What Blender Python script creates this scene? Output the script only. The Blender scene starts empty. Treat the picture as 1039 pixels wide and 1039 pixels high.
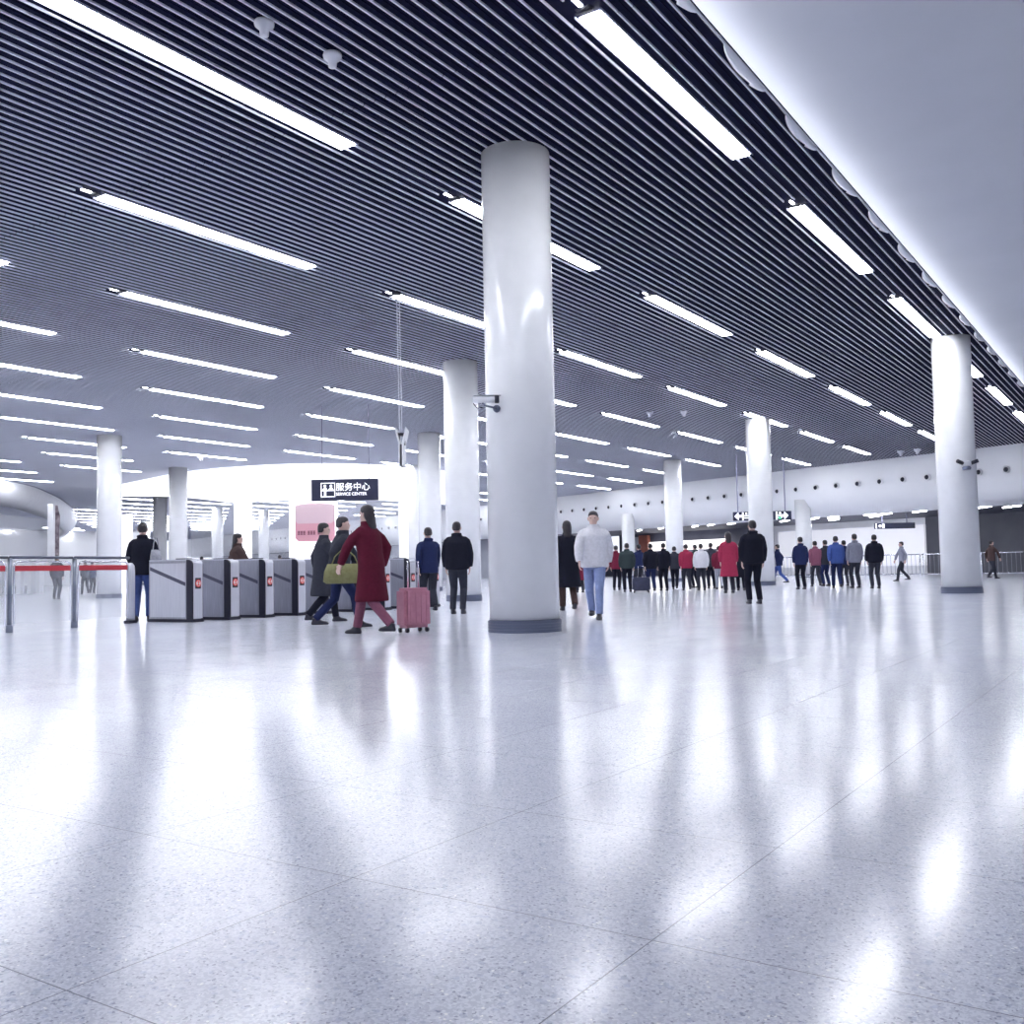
import bpy, bmesh, math, random
from mathutils import Vector, Matrix
random.seed(7)
S = bpy.context.scene
C = S.collection
A = math.radians(33.6)                 # camera heading, measured from the ceiling slats (world X)
CA, SA = math.cos(A), math.sin(A)
EYE = 0.77                             # the camera stands low, 0.77 m over the floor
ZC = 6.04                              # underside of the slatted ceiling
HEAD = A - math.pi/2                   # rotz that turns local +Y to the view direction

def at(px, d, z=0.0):
    """world point d metres ahead of the camera, at picture column px near the horizon"""
    l = (px - 519.5)/1004.0*d
    return Vector((d*CA + l*SA, d*SA - l*CA, z))

def screen(x, y, z):
    l = x*SA - y*CA; d = x*CA + y*SA; h = z - EYE
    p = math.atan(58/1004); rl = math.atan(.02)
    f = d*math.cos(p) + h*math.sin(p); u = -d*math.sin(p) + h*math.cos(p)
    if f <= .1: return None
    X, Y = l*math.cos(rl) - u*math.sin(rl), u*math.cos(rl) + l*math.sin(rl)
    return 519.5 + 1004*X/f, 519.5 - 1004*Y/f, d

# ------------------------------------------------------------------ materials
MATS = {}
def mat(name, col, rough=.5, metal=0., emit=0., spec=.5, ecol=None, trans=0.):
    if name in MATS: return MATS[name]
    m = bpy.data.materials.new(name); m.use_nodes = True
    b = m.node_tree.nodes['Principled BSDF']
    b.inputs['Base Color'].default_value = (*col, 1)
    b.inputs['Roughness'].default_value = rough
    b.inputs['Metallic'].default_value = metal
    b.inputs['Specular IOR Level'].default_value = spec
    if trans: b.inputs['Transmission Weight'].default_value = trans
    if emit:
        b.inputs['Emission Color'].default_value = (*(ecol or col), 1)
        b.inputs['Emission Strength'].default_value = emit
    MATS[name] = m; return m

def noisy(name, c1, c2, scale, rough=.6, metal=0., r2=None, stretch=None):
    if name in MATS: return MATS[name]
    m = mat(name, c1, rough, metal); nt = m.node_tree; b = nt.nodes['Principled BSDF']
    tc = nt.nodes.new('ShaderNodeTexCoord'); n = nt.nodes.new('ShaderNodeTexNoise')
    n.inputs['Scale'].default_value = scale; n.inputs['Detail'].default_value = 5
    if stretch:
        mp = nt.nodes.new('ShaderNodeMapping'); mp.inputs['Scale'].default_value = stretch
        nt.links.new(tc.outputs['Object'], mp.inputs[0]); nt.links.new(mp.outputs[0], n.inputs['Vector'])
    else: nt.links.new(tc.outputs['Object'], n.inputs['Vector'])
    r = nt.nodes.new('ShaderNodeValToRGB')
    r.color_ramp.elements[0].color = (*c1, 1); r.color_ramp.elements[1].color = (*c2, 1)
    r.color_ramp.elements[0].position = .35; r.color_ramp.elements[1].position = .65
    nt.links.new(n.outputs['Fac'], r.inputs[0]); nt.links.new(r.outputs[0], b.inputs['Base Color'])
    return m

M_SLAT = mat('slat_white_metal', (.78, .81, .93), .5)
M_PANEL = noisy('dark_ceiling_panel', (.0045, .0055, .024), (.006, .007, .031), 3, .85)
M_PANEL.node_tree.nodes['Principled BSDF'].inputs['Specular IOR Level'].default_value = .12
M_TUBE = mat('lamp_diffuser', (1, 1, 1), .4, emit=11.5, ecol=(.93, .95, 1.0))
M_COVE = mat('cove_lamp', (1, 1, 1), .4, emit=3.6, ecol=(.92, .94, 1.0))
M_HOUS = mat('lamp_housing', (.30, .31, .42), .4)
M_BLACK = mat('black_plastic', (.012, .012, .028), .4)
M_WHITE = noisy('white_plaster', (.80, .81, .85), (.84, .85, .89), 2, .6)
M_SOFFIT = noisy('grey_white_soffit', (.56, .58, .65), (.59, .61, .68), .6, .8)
M_BULK = noisy('bulkhead_plaster', (.84, .85, .88), (.88, .89, .92), .5, .5)
M_COL = noisy('column_gloss_paint', (.84, .85, .88), (.87, .88, .91), 4, .24)
M_COLLAR = mat('column_collar_metal', (.16, .18, .26), .35, .5)
M_STEEL = noisy('brushed_steel', (.36, .37, .43), (.50, .51, .58), 3, .32, .75, stretch=(60, 60, 1))
M_PLATE = noisy('satin_steel_plate', (.62, .63, .70), (.72, .73, .80), 3, .35, .4, stretch=(40, 40, 1))
M_CHROME = mat('polished_rail', (.72, .73, .80), .18, .9)
M_RED = mat('red_band', (.48, .03, .05), .5)
M_GLOWWHITE = mat('white_panel_added_glow', (.95, .95, 1), .5, emit=.55, ecol=(.95, .96, 1.0))  # glow added to band and piers in place of light on white
M_SHOP = mat('lit_shop_panel', (.95, .95, 1), .5, emit=.9, ecol=(1.0, .98, .95))
M_ICON = mat('lit_sign_graphic', (.9, .9, 1), .5, emit=.4, ecol=(.95, .96, 1))
M_SIGN = mat('sign_navy', (.010, .014, .05), .35)
M_PINK1 = mat('pale_pink_board', (.70, .52, .56), .5)
M_PINK2 = mat('pink_board', (.72, .36, .42), .5)
M_PINKT = mat('board_lettering', (.25, .08, .12), .5)
M_GREYW = noisy('grey_wall', (.42, .44, .52), (.50, .52, .60), .7, .6)
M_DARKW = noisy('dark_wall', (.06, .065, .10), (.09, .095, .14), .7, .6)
M_ORANGE = noisy('rust_brown_cladding', (.30, .09, .06), (.38, .13, .09), 2, .5)
M_BADGE = mat('badge_black', (.02, .02, .03), .4)
M_BRED = mat('badge_red', (.75, .05, .04), .4, emit=.05)
M_BWHT = mat('badge_white', (.85, .82, .84), .4)

def glass(name, tint, alpha):
    m = bpy.data.materials.new(name); m.use_nodes = True; nt = m.node_tree
    for n in list(nt.nodes): nt.nodes.remove(n)
    o = nt.nodes.new('ShaderNodeOutputMaterial'); mx = nt.nodes.new('ShaderNodeMixShader')
    t = nt.nodes.new('ShaderNodeBsdfTransparent'); g = nt.nodes.new('ShaderNodeBsdfPrincipled')
    g.inputs['Base Color'].default_value = (*tint, 1); g.inputs['Roughness'].default_value = .08
    mx.inputs[0].default_value = alpha
    nt.links.new(t.outputs[0], mx.inputs[1]); nt.links.new(g.outputs[0], mx.inputs[2]); nt.links.new(mx.outputs[0], o.inputs[0])
    MATS[name] = m; return m
M_GLASS = glass('clear_pane', (.75, .78, .85), .16)
M_FROST = glass('frosted_pane', (.72, .74, .80), .55)

def floor_mat():
    m = bpy.data.materials.new('polished_terrazzo'); m.use_nodes = True; nt = m.node_tree; L = nt.links
    b = nt.nodes['Principled BSDF']; N = nt.nodes.new
    tc = N('ShaderNodeTexCoord')
    def vor(scale):
        v = N('ShaderNodeTexVoronoi'); v.inputs['Scale'].default_value = scale
        L.new(tc.outputs['Object'], v.inputs['Vector']); return v
    def ramp(src, pts):
        r = N('ShaderNodeValToRGB'); e = r.color_ramp.elements
        while len(e) < len(pts): e.new(.5)
        for el, (p, c) in zip(e, pts): el.position = p; el.color = (*c, 1)
        L.new(src, r.inputs[0]); return r
    v1 = vor(190)
    chips = ramp(v1.outputs['Color'], [(0, (.36, .38, .48)), (.16, (.60, .62, .71)), (.50, (.74, .76, .84)), (.84, (.82, .84, .91)), (.92, (1, 1, 1))])
    chips.color_ramp.interpolation = 'CONSTANT'
    v2 = vor(85)
    big = ramp(v2.outputs['Color'], [(0, (.80, .82, .88)), (.18, (1, 1, 1)), (.95, (1.08, 1.08, 1.08))]); big.color_ramp.interpolation = 'CONSTANT'
    n = N('ShaderNodeTexNoise'); n.inputs['Scale'].default_value = .9; n.inputs['Detail'].default_value = 6
    L.new(tc.outputs['Object'], n.inputs['Vector'])
    cl = ramp(n.outputs['Fac'], [(.3, (.93, .93, .95)), (.7, (1.05, 1.05, 1.04))])
    def mul(a, c, f=1.):
        x = N('ShaderNodeMix'); x.data_type = 'RGBA'; x.blend_type = 'MULTIPLY'; x.inputs[0].default_value = f
        L.new(a, x.inputs[6]); L.new(c, x.inputs[7]); return x.outputs[2]
    c = mul(mul(chips.outputs[0], big.outputs[0]), cl.outputs[0])
    sep = N('ShaderNodeSeparateXYZ'); L.new(tc.outputs['Object'], sep.inputs[0])
    def joint(src, off, pitch, w):
        def mth(op, a, bb):
            q = N('ShaderNodeMath'); q.operation = op
            if isinstance(a, (int, float)): q.inputs[0].default_value = a
            else: L.new(a, q.inputs[0])
            if bb is not None: q.inputs[1].default_value = bb
            return q.outputs[0]
        s = mth('SUBTRACT', src, off); s = mth('DIVIDE', s, pitch); s = mth('FRACT', s, None)
        s = mth('SUBTRACT', s, .5); s = mth('ABSOLUTE', s, None)
        return mth('GREATER_THAN', s, .5 - w/pitch)
    j1 = joint(sep.outputs[0], 1.89, .78, .0014); j2 = joint(sep.outputs[1], .93, .83, .0014)
    mx = N('ShaderNodeMath'); mx.operation = 'MAXIMUM'; L.new(j1, mx.inputs[0]); L.new(j2, mx.inputs[1])
    d = N('ShaderNodeMix'); d.data_type = 'RGBA'; L.new(mx.outputs[0], d.inputs[0]); L.new(c, d.inputs[6]); d.inputs[7].default_value = (.20, .20, .26, 1)
    L.new(d.outputs[2], b.inputs['Base Color'])
    n2 = N('ShaderNodeTexNoise'); n2.inputs['Scale'].default_value = 3.5; n2.inputs['Detail'].default_value = 4
    L.new(tc.outputs['Object'], n2.inputs['Vector'])
    mr = N('ShaderNodeMapRange'); mr.inputs[3].default_value = .13; mr.inputs[4].default_value = .19
    L.new(n2.outputs['Fac'], mr.inputs[0]); L.new(mr.outputs[0], b.inputs['Roughness'])
    b.inputs['IOR'].default_value = 1.42
    MATS['floor'] = m; return m

# ------------------------------------------------------------------ mesh helpers
def bm_box(bm, x0, x1, y0, y1, z0, z1, M=None):
    P = [(x0,y0,z0),(x1,y0,z0),(x1,y1,z0),(x0,y1,z0),(x0,y0,z1),(x1,y0,z1),(x1,y1,z1),(x0,y1,z1)]
    v = [bm.verts.new(M @ Vector(p) if M else p) for p in P]
    for f in ((3,2,1,0),(4,5,6,7),(0,1,5,4),(1,2,6,5),(2,3,7,6),(3,0,4,7)): bm.faces.new([v[i] for i in f])
    return v
def tube(bm, pts, rad, n=8, cap=True):
    pts = [Vector(p) for p in pts]; rings = []
    for i, p in enumerate(pts):
        r = rad[i] if isinstance(rad, (list, tuple)) else rad
        d = (pts[min(i+1, len(pts)-1)] - pts[max(i-1, 0)]).normalized()
        u = d.orthogonal().normalized() if i == 0 else (pu - d*pu.dot(d)).normalized()
        pu = u; w = d.cross(u)
        rings.append([bm.verts.new(p + u*math.cos(2*math.pi*k/n)*r + w*math.sin(2*math.pi*k/n)*r) for k in range(n)])
    for a, b in zip(rings, rings[1:]):
        for k in range(n): bm.faces.new((a[k], a[(k+1) % n], b[(k+1) % n], b[k]))
    if cap: bm.faces.new(rings[0][::-1]); bm.faces.new(rings[-1])
def lathe(bm, prof, n=32, M=None, cap=True):
    rings = []
    for r, z in prof:
        rings.append([bm.verts.new((M @ Vector((r*math.cos(2*math.pi*k/n), r*math.sin(2*math.pi*k/n), z))) if M else (r*math.cos(2*math.pi*k/n), r*math.sin(2*math.pi*k/n), z)) for k in range(n)])
    for a, b in zip(rings, rings[1:]):
        for k in range(n): bm.faces.new((a[k], a[(k+1) % n], b[(k+1) % n], b[k]))
    if cap: bm.faces.new(rings[0][::-1]); bm.faces.new(rings[-1])
def rings_loft(bm, rings, n=20, e=2.0):
    """horizontal elliptic rings: (z, rx, ry, cx, cy)"""
    R = []
    for z, rx, ry, cx, cy in rings:
        row = []
        for k in range(n):
            t = 2*math.pi*k/n; c, s = math.cos(t), math.sin(t)
            row.append(bm.verts.new((cx + rx*math.copysign(abs(c)**(2/e), c), cy + ry*math.copysign(abs(s)**(2/e), s), z)))
        R.append(row)
    for a, b in zip(R, R[1:]):
        for k in range(n): bm.faces.new((a[k], a[(k+1) % n], b[(k+1) % n], b[k]))
    bm.faces.new(R[0][::-1]); bm.faces.new(R[-1])
def mesh(bm, name, smooth=False, bevel=0):
    bmesh.ops.recalc_face_normals(bm, faces=bm.faces)
    if bevel:
        bmesh.ops.bevel(bm, geom=[e for e in bm.edges], offset=bevel, segments=2, affect='EDGES', clamp_overlap=True)
    me = bpy.data.meshes.new(name); bm.to_mesh(me); bm.free()
    if smooth:
        for p in me.polygons: p.use_smooth = True
    return me
def link(name, me, m, parent=None, loc=None):
    o = bpy.data.objects.new(name, me); C.objects.link(o)
    if m is not None and len(me.materials) == 0: me.materials.append(m)
    if parent: o.parent = parent
    if loc is not None: o.location = loc
    return o
def obj(name, bm, m, parent=None, smooth=False, bevel=0): return link(name, mesh(bm, name, smooth, bevel), m, parent)
def box(name, dims, m, parent=None, bevel=0):
    bm = bmesh.new(); bm_box(bm, *dims); return obj(name, bm, m, parent, bevel=bevel)
def tag(o, label, cat, group=None):
    o['label'] = label; o['category'] = cat
    if group: o['group'] = group
    return o
def struct(o): o['kind'] = 'structure'; return o
def empty(name, label, cat, loc=(0,0,0), rz=0, group=None):
    o = bpy.data.objects.new(name, None); C.objects.link(o); o.location = loc; o.rotation_euler = (0, 0, rz)
    o.empty_display_size = .2
    return tag(o, label, cat, group)
def copy_tree(o, parent=None):
    c = o.copy(); C.objects.link(c); c.parent = parent
    for ch in KIDS.get(o.name, []): copy_tree(ch, c)
    return c
KIDS = {}
def register(root):
    for o in C.objects:
        if o.parent is not None:
            KIDS.setdefault(o.parent.name, [])
            if o not in KIDS[o.parent.name]: KIDS[o.parent.name].append(o)

# ------------------------------------------------------------------ setting: floor, ceiling, walls
WX0, WSL = 48.35, .385                                   # line of the nozzle wall: x = WX0 + WSL*y
def wx(y): return WX0 + WSL*y
XB, YR, YL = -9.0, -11.0, 125.0
bm = bmesh.new(); bm_box(bm, XB-1, 112, YR-1, YL, -.2, 0); struct(obj('floor', bm, floor_mat()))

PITCH = 3.87; SP = PITCH/24; LX = 6.30; LL = 4.05; LW = .29
Y0 = 4.385
def rowx(k): return (8.10 if k % 2 == 0 else 4.88)
lights = []
for k in range(0, 31):
    for i in range(-2, 15):
        x = rowx(k) + LX*i; y = Y0 + PITCH*k
        if x < -6 or x + LL > wx(y) - .3: continue
        lights.append((x, y, k, i))
ring_pts = [(35.3,50.9),(34.1,46.9),(33.2,43.3),(32.75,40.6),(33.0,37.6),(33.95,35.0),(35.7,33.2),(39.1,32.1),(43.0,32.6),(46.6,35.6),(49.6,40.5),(50.6,46.2),(49.4,51.6),(46.0,55.4),(41.6,56.2),(37.8,54.6)]
def inside(x, y, poly):
    c = False; j = len(poly)-1
    for i in range(len(poly)):
        if (poly[i][1] > y) != (poly[j][1] > y) and x < (poly[j][0]-poly[i][0])*(y-poly[i][1])/(poly[j][1]-poly[i][1])+poly[i][0]: c = not c
        j = i
    return c
drum2 = [at(p, d).xy for p, d in ((-60, 47), (20, 54), (50, 61), (68, 70), (77, 82), (74, 94), (60, 104), (10, 108), (-60, 100))]
lights = [l for l in lights if not (inside(l[0], l[1], ring_pts) or inside(l[0]+LL, l[1], ring_pts) or inside(l[0]+2, l[1], drum2) or inside(l[0]+LL, l[1], drum2))]

# ceiling: thin pale slats fixed under dark panels
bm = bmesh.new()
nsl = int((YL - 3.58)/SP)
byrow = {}
for x, y, k, i in lights: byrow.setdefault(k, []).append(x)
for s in range(nsl):
    y = Y0 + (s - 4.5)*SP
    if y < 3.6: continue
    xe = wx(y) - .02
    k = round((y - Y0)/PITCH); cuts = []
    if abs(y - (Y0 + k*PITCH)) < LW/2 + .01:
        cuts = [(x - .34, x + LL + .02) for x in byrow.get(k, [])]
    xs = []; x = -8.0
    j = 8.22 - 3*6.3
    while j < xe:
        if j > x: xs.append((x, j - .008)); x = j + .008
        j += LX
    xs.append((x, xe))
    for a, b in xs:
        segs = [(a, b)]
        for c0, c1 in cuts:
            new = []
            for p, q in segs:
                if c1 <= p or c0 >= q: new.append((p, q)); continue
                if c0 > p: new.append((p, c0))
                if c1 < q: new.append((c1, q))
            segs = new
        for p, q in segs:
            if q - p < .02: continue
            w = .0088
            v = [bm.verts.new(c) for c in ((p,y-w,ZC),(q,y-w,ZC),(q,y+w,ZC),(p,y+w,ZC),(p,y-w,ZC+.022),(q,y-w,ZC+.022),(q,y+w,ZC+.022),(p,y+w,ZC+.022))]
            for f in ((3,2,1,0),(0,1,5,4),(2,3,7,6)): bm.faces.new([v[t] for t in f])
me = bpy.data.meshes.new('ceiling_slats'); bm.to_mesh(me); bm.free()
ZP = ZC+.022
ceil = bmesh.new()
vs = [ceil.verts.new(p) for p in ((-8, 3.56, ZP), (wx(3.56), 3.56, ZP), (wx(YL), YL, ZP), (-8, YL, ZP), (-8, 3.56, ZC+.09), (wx(3.56), 3.56, ZC+.09), (wx(YL), YL, ZC+.09), (-8, YL, ZC+.09))]
for f in ((3,2,1,0),(4,5,6,7),(0,1,5,4),(1,2,6,5),(2,3,7,6),(3,0,4,7)): ceil.faces.new([vs[i] for i in f])
# narrow dark ribs between the slats, seen as a second faint line
for s in range(nsl):
    y = Y0 + (s - 4)*SP
    if 3.6 < y < 9:
        k = round((y - Y0)/PITCH)
        if abs(y - (Y0 + k*PITCH)) < LW/2 + .03: continue
        bm_box(ceil, -8, wx(y)-.02, y-.010, y+.010, ZC+.010, ZP)
cp = struct(obj('ceiling', ceil, M_PANEL))
sl = link('ceiling_slats', me, M_SLAT, cp)
# soffit: a higher white ceiling along the right side, with its cove
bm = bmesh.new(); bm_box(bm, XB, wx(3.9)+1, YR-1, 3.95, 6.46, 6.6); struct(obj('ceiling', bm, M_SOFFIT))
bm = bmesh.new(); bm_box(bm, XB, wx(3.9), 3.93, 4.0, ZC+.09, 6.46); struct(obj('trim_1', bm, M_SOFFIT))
bm = bmesh.new(); bm_box(bm, XB, wx(3.6), 3.535, 3.56, ZC+.0, ZC+.09); struct(obj('trim_2', bm, M_PANEL))
# scalloped white membrane lip under the cove edge
bm = bmesh.new(); prev = None; x = -4.0; n = 0
while x < 44:
    t = ((x - 9.35) % 1.93)/1.93
    w = .055 if t > .62 else .055 + .10*math.sin(math.pi*t/.62)**.7 + (.03 if .5 < t < .62 else 0)
    w -= .045; row = [bm.verts.new((x, 3.50, ZC+.012)), bm.verts.new((x, 3.50, ZC-.008)), bm.verts.new((x, 3.51 + w*.5, ZC-.014-.02*w/.12)), bm.verts.new((x, 3.51+w, ZC-.008)), bm.verts.new((x, 3.51+w, ZC-.004)), bm.verts.new((x, 3.52, ZC+.012))]
    if prev:
        for a in range(5): bm.faces.new((prev[a], row[a], row[a+1], prev[a+1]))
    prev = row; x += .04
struct(obj('trim_3', bm, mat('white_membrane', (.78, .80, .86), .3), smooth=True))
tag(box('cove_lamp', (XB+.2, wx(3.6)-.5, 3.72, 3.80, ZC+.09, ZC+.13), M_COVE), 'long hidden strip lamp washing the high white ceiling at the upper right', 'lamp')

# bulkhead (curved plaster band) and the space behind it
prof = [(0, ZC+.1), (.0, 5.8), (.03, 5.3), (.1, 4.85), (.24, 4.4), (.48, 4.02), (.85, 3.72), (1.4, 3.52), (2.1, 3.42), (2.5, 3.40), (2.5, 3.46), (12.0, 3.46)]
nrm = Vector((1, -WSL)).normalized()                      # away from the hall
yA, yB = -9.5, 123.0
def wallpt(y, off, z): return Vector((wx(y) + nrm.x*off, y + nrm.y*off, z))
bm = bmesh.new(); rows = []
for y in [yA + (yB-yA)*i/60 for i in range(61)]: rows.append([bm.verts.new(wallpt(y, o, z)) for o, z in prof[:10]])
for a, b in zip(rows, rows[1:]):
    for i in range(9): bm.faces.new((a[i], b[i], b[i+1], a[i+1]))
struct(obj('wall_far', bm, M_BULK, smooth=True))
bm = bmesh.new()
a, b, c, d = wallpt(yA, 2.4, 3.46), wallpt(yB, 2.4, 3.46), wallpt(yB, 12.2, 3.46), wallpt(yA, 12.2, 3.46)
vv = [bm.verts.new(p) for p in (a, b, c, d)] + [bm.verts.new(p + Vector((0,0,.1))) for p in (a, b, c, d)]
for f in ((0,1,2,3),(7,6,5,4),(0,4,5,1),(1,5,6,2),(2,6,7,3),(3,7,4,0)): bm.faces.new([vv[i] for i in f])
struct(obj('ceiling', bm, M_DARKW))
def wallstrip(name, y0, y1, off, z0, z1, m, th=.15, parent=None):
    bm = bmesh.new()
    P = [wallpt(y0, off, z0), wallpt(y1, off, z0), wallpt(y1, off+th, z0), wallpt(y0, off+th, z0)]
    v = [bm.verts.new(p) for p in P] + [bm.verts.new(Vector((p.x, p.y, z1))) for p in P]
    for f in ((3,2,1,0),(4,5,6,7),(0,1,5,4),(1,2,6,5),(2,3,7,6),(3,0,4,7)): bm.faces.new([v[i] for i in f])
    return obj(name, bm, m, parent)
struct(wallstrip('wall_back', yA, 16.5, 11, 0, 3.46, noisy('darker_grey_wall', (.10, .105, .135), (.125, .13, .16), .6, .6)))  # right-hand stretch in a plain darker grey
struct(wallstrip('wall_back', 16.5, 27.5, 11, 0, 3.46, M_WHITE))
struct(wallstrip('wall_back', 27.5, 43, 11, 0, 3.46, M_DARKW))
struct(wallstrip('wall_back', 43, yB, 5, 0, 3.46, M_GREYW))
# left-hand far wall, the wall behind the camera and the one on the right
def planwall(name, p, q, z0, z1, m, th=.2, side=1):
    p, q = Vector(p), Vector(q); n = Vector((-(q-p).y, (q-p).x)).normalized()*th*side
    bm = bmesh.new(); P = [p, q, q+n, p+n]
    v = [bm.verts.new((a.x, a.y, z0)) for a in P] + [bm.verts.new((a.x, a.y, z1)) for a in P]
    for f in ((3,2,1,0),(4,5,6,7),(0,1,5,4),(1,2,6,5),(2,3,7,6),(3,0,4,7)): bm.faces.new([v[i] for i in f])
    return struct(obj(name, bm, m))
p = at(-60, 116).xy; q = at(150, 112).xy
planwall('wall_left', p, q, 0, ZC, M_BULK)
planwall('wall_right', (XB, YR), (50, YR), 0, 6.5, M_WHITE, side=-1)
planwall('wall_near', (XB, YR), (XB, 40), 0, 6.5, M_WHITE)

# ------------------------------------------------------------------ ceiling lights
def light_proto(label):
    r = empty('linear_ceiling_light', label, 'ceiling light')
    bm = bmesh.new()
    for yy in (-LW/2, LW/2-.012): bm_box(bm, -.03, LL+.02, yy, yy+.012, -.01, .05)
    bm_box(bm, -.03, LL+.02, -LW/2, LW/2, .045, .055)
    link('housing', mesh(bm, 'housing'), M_HOUS, r)
    bm = bmesh.new()
    t = LL/3
    bm_box(bm, .012, t-.012, -LW/2+.025, LW/2-.025, -.022, .04)
    d = mesh(bm, 'diffuser', bevel=.012)
    for i in range(3): link('diffuser', d, M_TUBE, r, (i*t, 0, 0))
    bm = bmesh.new(); bm_box(bm, -.14, -.035, -.075, .075, -.006, .04); bm_box(bm, -.10, -.06, -.10, .10, -.014, .0)
    link('end_bracket', mesh(bm, 'end_bracket', bevel=.006), M_BLACK, r)
    bm = bmesh.new(); bm_box(bm, -.30, -.15, -.022, .022, .0, .03)  # glowing stub put in for the light's reflection on the slats
    link('end_glow', mesh(bm, 'end_glow', bevel=.006), M_TUBE, r)
    return r
near = []; far = []
columns = {   # name -> plan position
 'main': (10.35, 6.72), 'right': (25.2, 4.13), 'c2': (20.06, 14.82), 'c3': (29.78, 23.56), 'c6': (34.9, 12.35), 'c7': (45.6, 20.6),
 'left': (22.3, 32.8), 'c8': (31.1, 40.2), 'c12': (38.5, 31.3)}
for l in lights:
    x, y, k, i = l
    vis = False
    for f in (0, .5, 1):
        s = screen(x + LL*f, y, ZC)
        if s and -10 < s[0] < 1049 and -10 < s[1]: vis = True; dist = s[2]
    s = screen(x, y, ZC)
    if vis: (near if dist < 62 else far).append(l)
    elif -6 < x and y < 30 and x < 40: near.append(l)        # just outside the frame, lights and reflects in the floor
proto = light_proto('ceiling light')
register(proto)
def where(l):
    x, y, k, i = l
    s = screen(x + LL/2, y, ZC)
    return s
far.sort(key=lambda l: -l[0]); far = [l for l in far if l[0]**2 + l[1]**2 < 124**2]
# a short simple copy for the far ones, whose parts cannot be seen
bm = bmesh.new(); bm_box(bm, 0, LL, -LW/2+.02, LW/2-.02, -.022, .04); fm = mesh(bm, 'far_light')
LG = 'linear ceiling lights set flush between the slats'
rowname = ['first row beside the white soffit', 'second row from the white soffit', 'third row from the white soffit', 'fourth row from the white soffit', 'fifth row from the white soffit', 'sixth row from the white soffit', 'seventh row from the white soffit', 'eighth row from the white soffit', 'ninth row from the white soffit', 'tenth row from the white soffit']
ordn = ['first', 'second', 'third', 'fourth', 'fifth', 'sixth', 'seventh', 'eighth', 'ninth', 'tenth', 'eleventh', 'twelfth', 'thirteenth', 'fourteenth', 'fifteenth', 'sixteenth', 'seventeenth', 'eighteenth', 'nineteenth', 'twentieth', 'twenty-first', 'twenty-second', 'twenty-third', 'twenty-fourth', 'twenty-fifth', 'twenty-sixth', 'twenty-seventh', 'twenty-eighth', 'twenty-ninth', 'thirtieth', 'thirty-first']
def lab(l, rank):
    r = rowname[l[2]] if l[2] < len(rowname) else ordn[l[2]] + ' row from the white soffit'
    return 'glowing strip light, %s nearest the camera in the %s' % (ordn[rank] if rank < len(ordn) else 'farthest', r)
near.sort(key=lambda l: (l[2], l[0]))
allv = sorted(near + far, key=lambda l: (l[2], l[0]))
rank = {}; cnt = {}
for l in allv:
    s = [screen(l[0] + LL*f, l[1], ZC) for f in (0, .5, 1)]
    if any(q and 20 < q[0] < 1019 and 20 < q[1] for q in s):
        rank[l] = cnt.get(l[2], 0); cnt[l[2]] = rank[l] + 1
first = True
for l in near:
    o = proto if first else copy_tree(proto); first = False
    o.location = (l[0], l[1], ZC + .01)
    o['label'] = lab(l, rank[l]) if l in rank else 'glowing strip light just outside the edge of the picture'
    o['group'] = LG
for l in far:
    o = link('linear_ceiling_light', fm, M_TUBE, None, (l[0], l[1], ZC + .01))
    tag(o, lab(l, rank[l]) if l in rank else 'small glowing strip light deep in the far left of the hall', 'ceiling light', LG)

# lamps of the low ceiling behind the curved band
bm = bmesh.new(); bm_box(bm, 0, 1.0, -.12, .12, -.05, 0); lowm = mesh(bm, 'low_lamp', bevel=.01)
k = 0
for px, off in ((600, 4.2), (650, 4.2), (672, 3.2), (708, 3.4), (724, 3.0), (745, 3.2), (800, 4.0), (830, 3.4), (850, 3.1), (850, 4.6), (850, 6.2), (888, 3.1), (893, 5.0), (905, 3.3), (940, 3.2), (985, 4.4), (1005, 3.0), (1035, 4.2)):
    # intersect column px with the wall-parallel line at that offset
    best = min((abs(screen(*wallpt(yy*.1, off, 3.4))[0] - px), yy*.1) for yy in range(-60, 450))[1]
    pt = wallpt(best, off, 3.46)
    o = link('low_ceiling_lamp', lowm, M_TUBE, None, pt); o.rotation_euler = (0, 0, math.atan2(1, WSL) + math.radians(-35)); o.scale = (1.6, .6, 1)
    tag(o, 'short white lamp under the dark low ceiling behind the curved band, %s from the left' % ordn[k], 'ceiling light', 'lamps under the low dark ceiling'); k += 1

# ------------------------------------------------------------------ columns
def column(x, y, label, top=ZC, r=.435, seam=True):
    o = empty('round_column', label, 'column', (x, y, 0), 0, 'round white columns')
    bm = bmesh.new(); lathe(bm, [(r, .14), (r, top)], 64)
    sh = obj('shaft', bm, M_COL, o)
    for p in sh.data.polygons: p.use_smooth = len(p.vertices) == 4
    bm = bmesh.new(); R = r+.022
    pr = [(R, 0)]
    for i in range(4): pr += [(R, .008+i*.035), (R, .036+i*.035), (R-.006, .038+i*.035), (R-.006, .041+i*.035)]
    pr += [(R, .15), (R-.02, .156)]
    lathe(bm, pr, 64)
    c = obj('collar', bm, M_COLLAR, o)
    for p in c.data.polygons: p.use_smooth = False
    return o
column(*columns['main'], 'thick white column in the middle foreground with a camera on its left side')
column(*columns['right'], 'white column at the right edge with a double camera on it')
column(*columns['c2'], 'white column just behind the left side of the big middle column')
column(*columns['c3'], 'white column behind and left of the second column, right of the hanging sign')
column(*columns['c6'], 'white column behind the man in the black jacket')
column(*columns['c7'], 'white column rising from the queue of people, left of the black jacket')
column(*columns['left'], 'white column behind the glass barrier at the left')
column(*columns['c8'], 'white column at the left end of the bright service pavilion')
column(*columns['c12'], 'white column right of the dark hanging sign, touching the bright pavilion')
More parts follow.
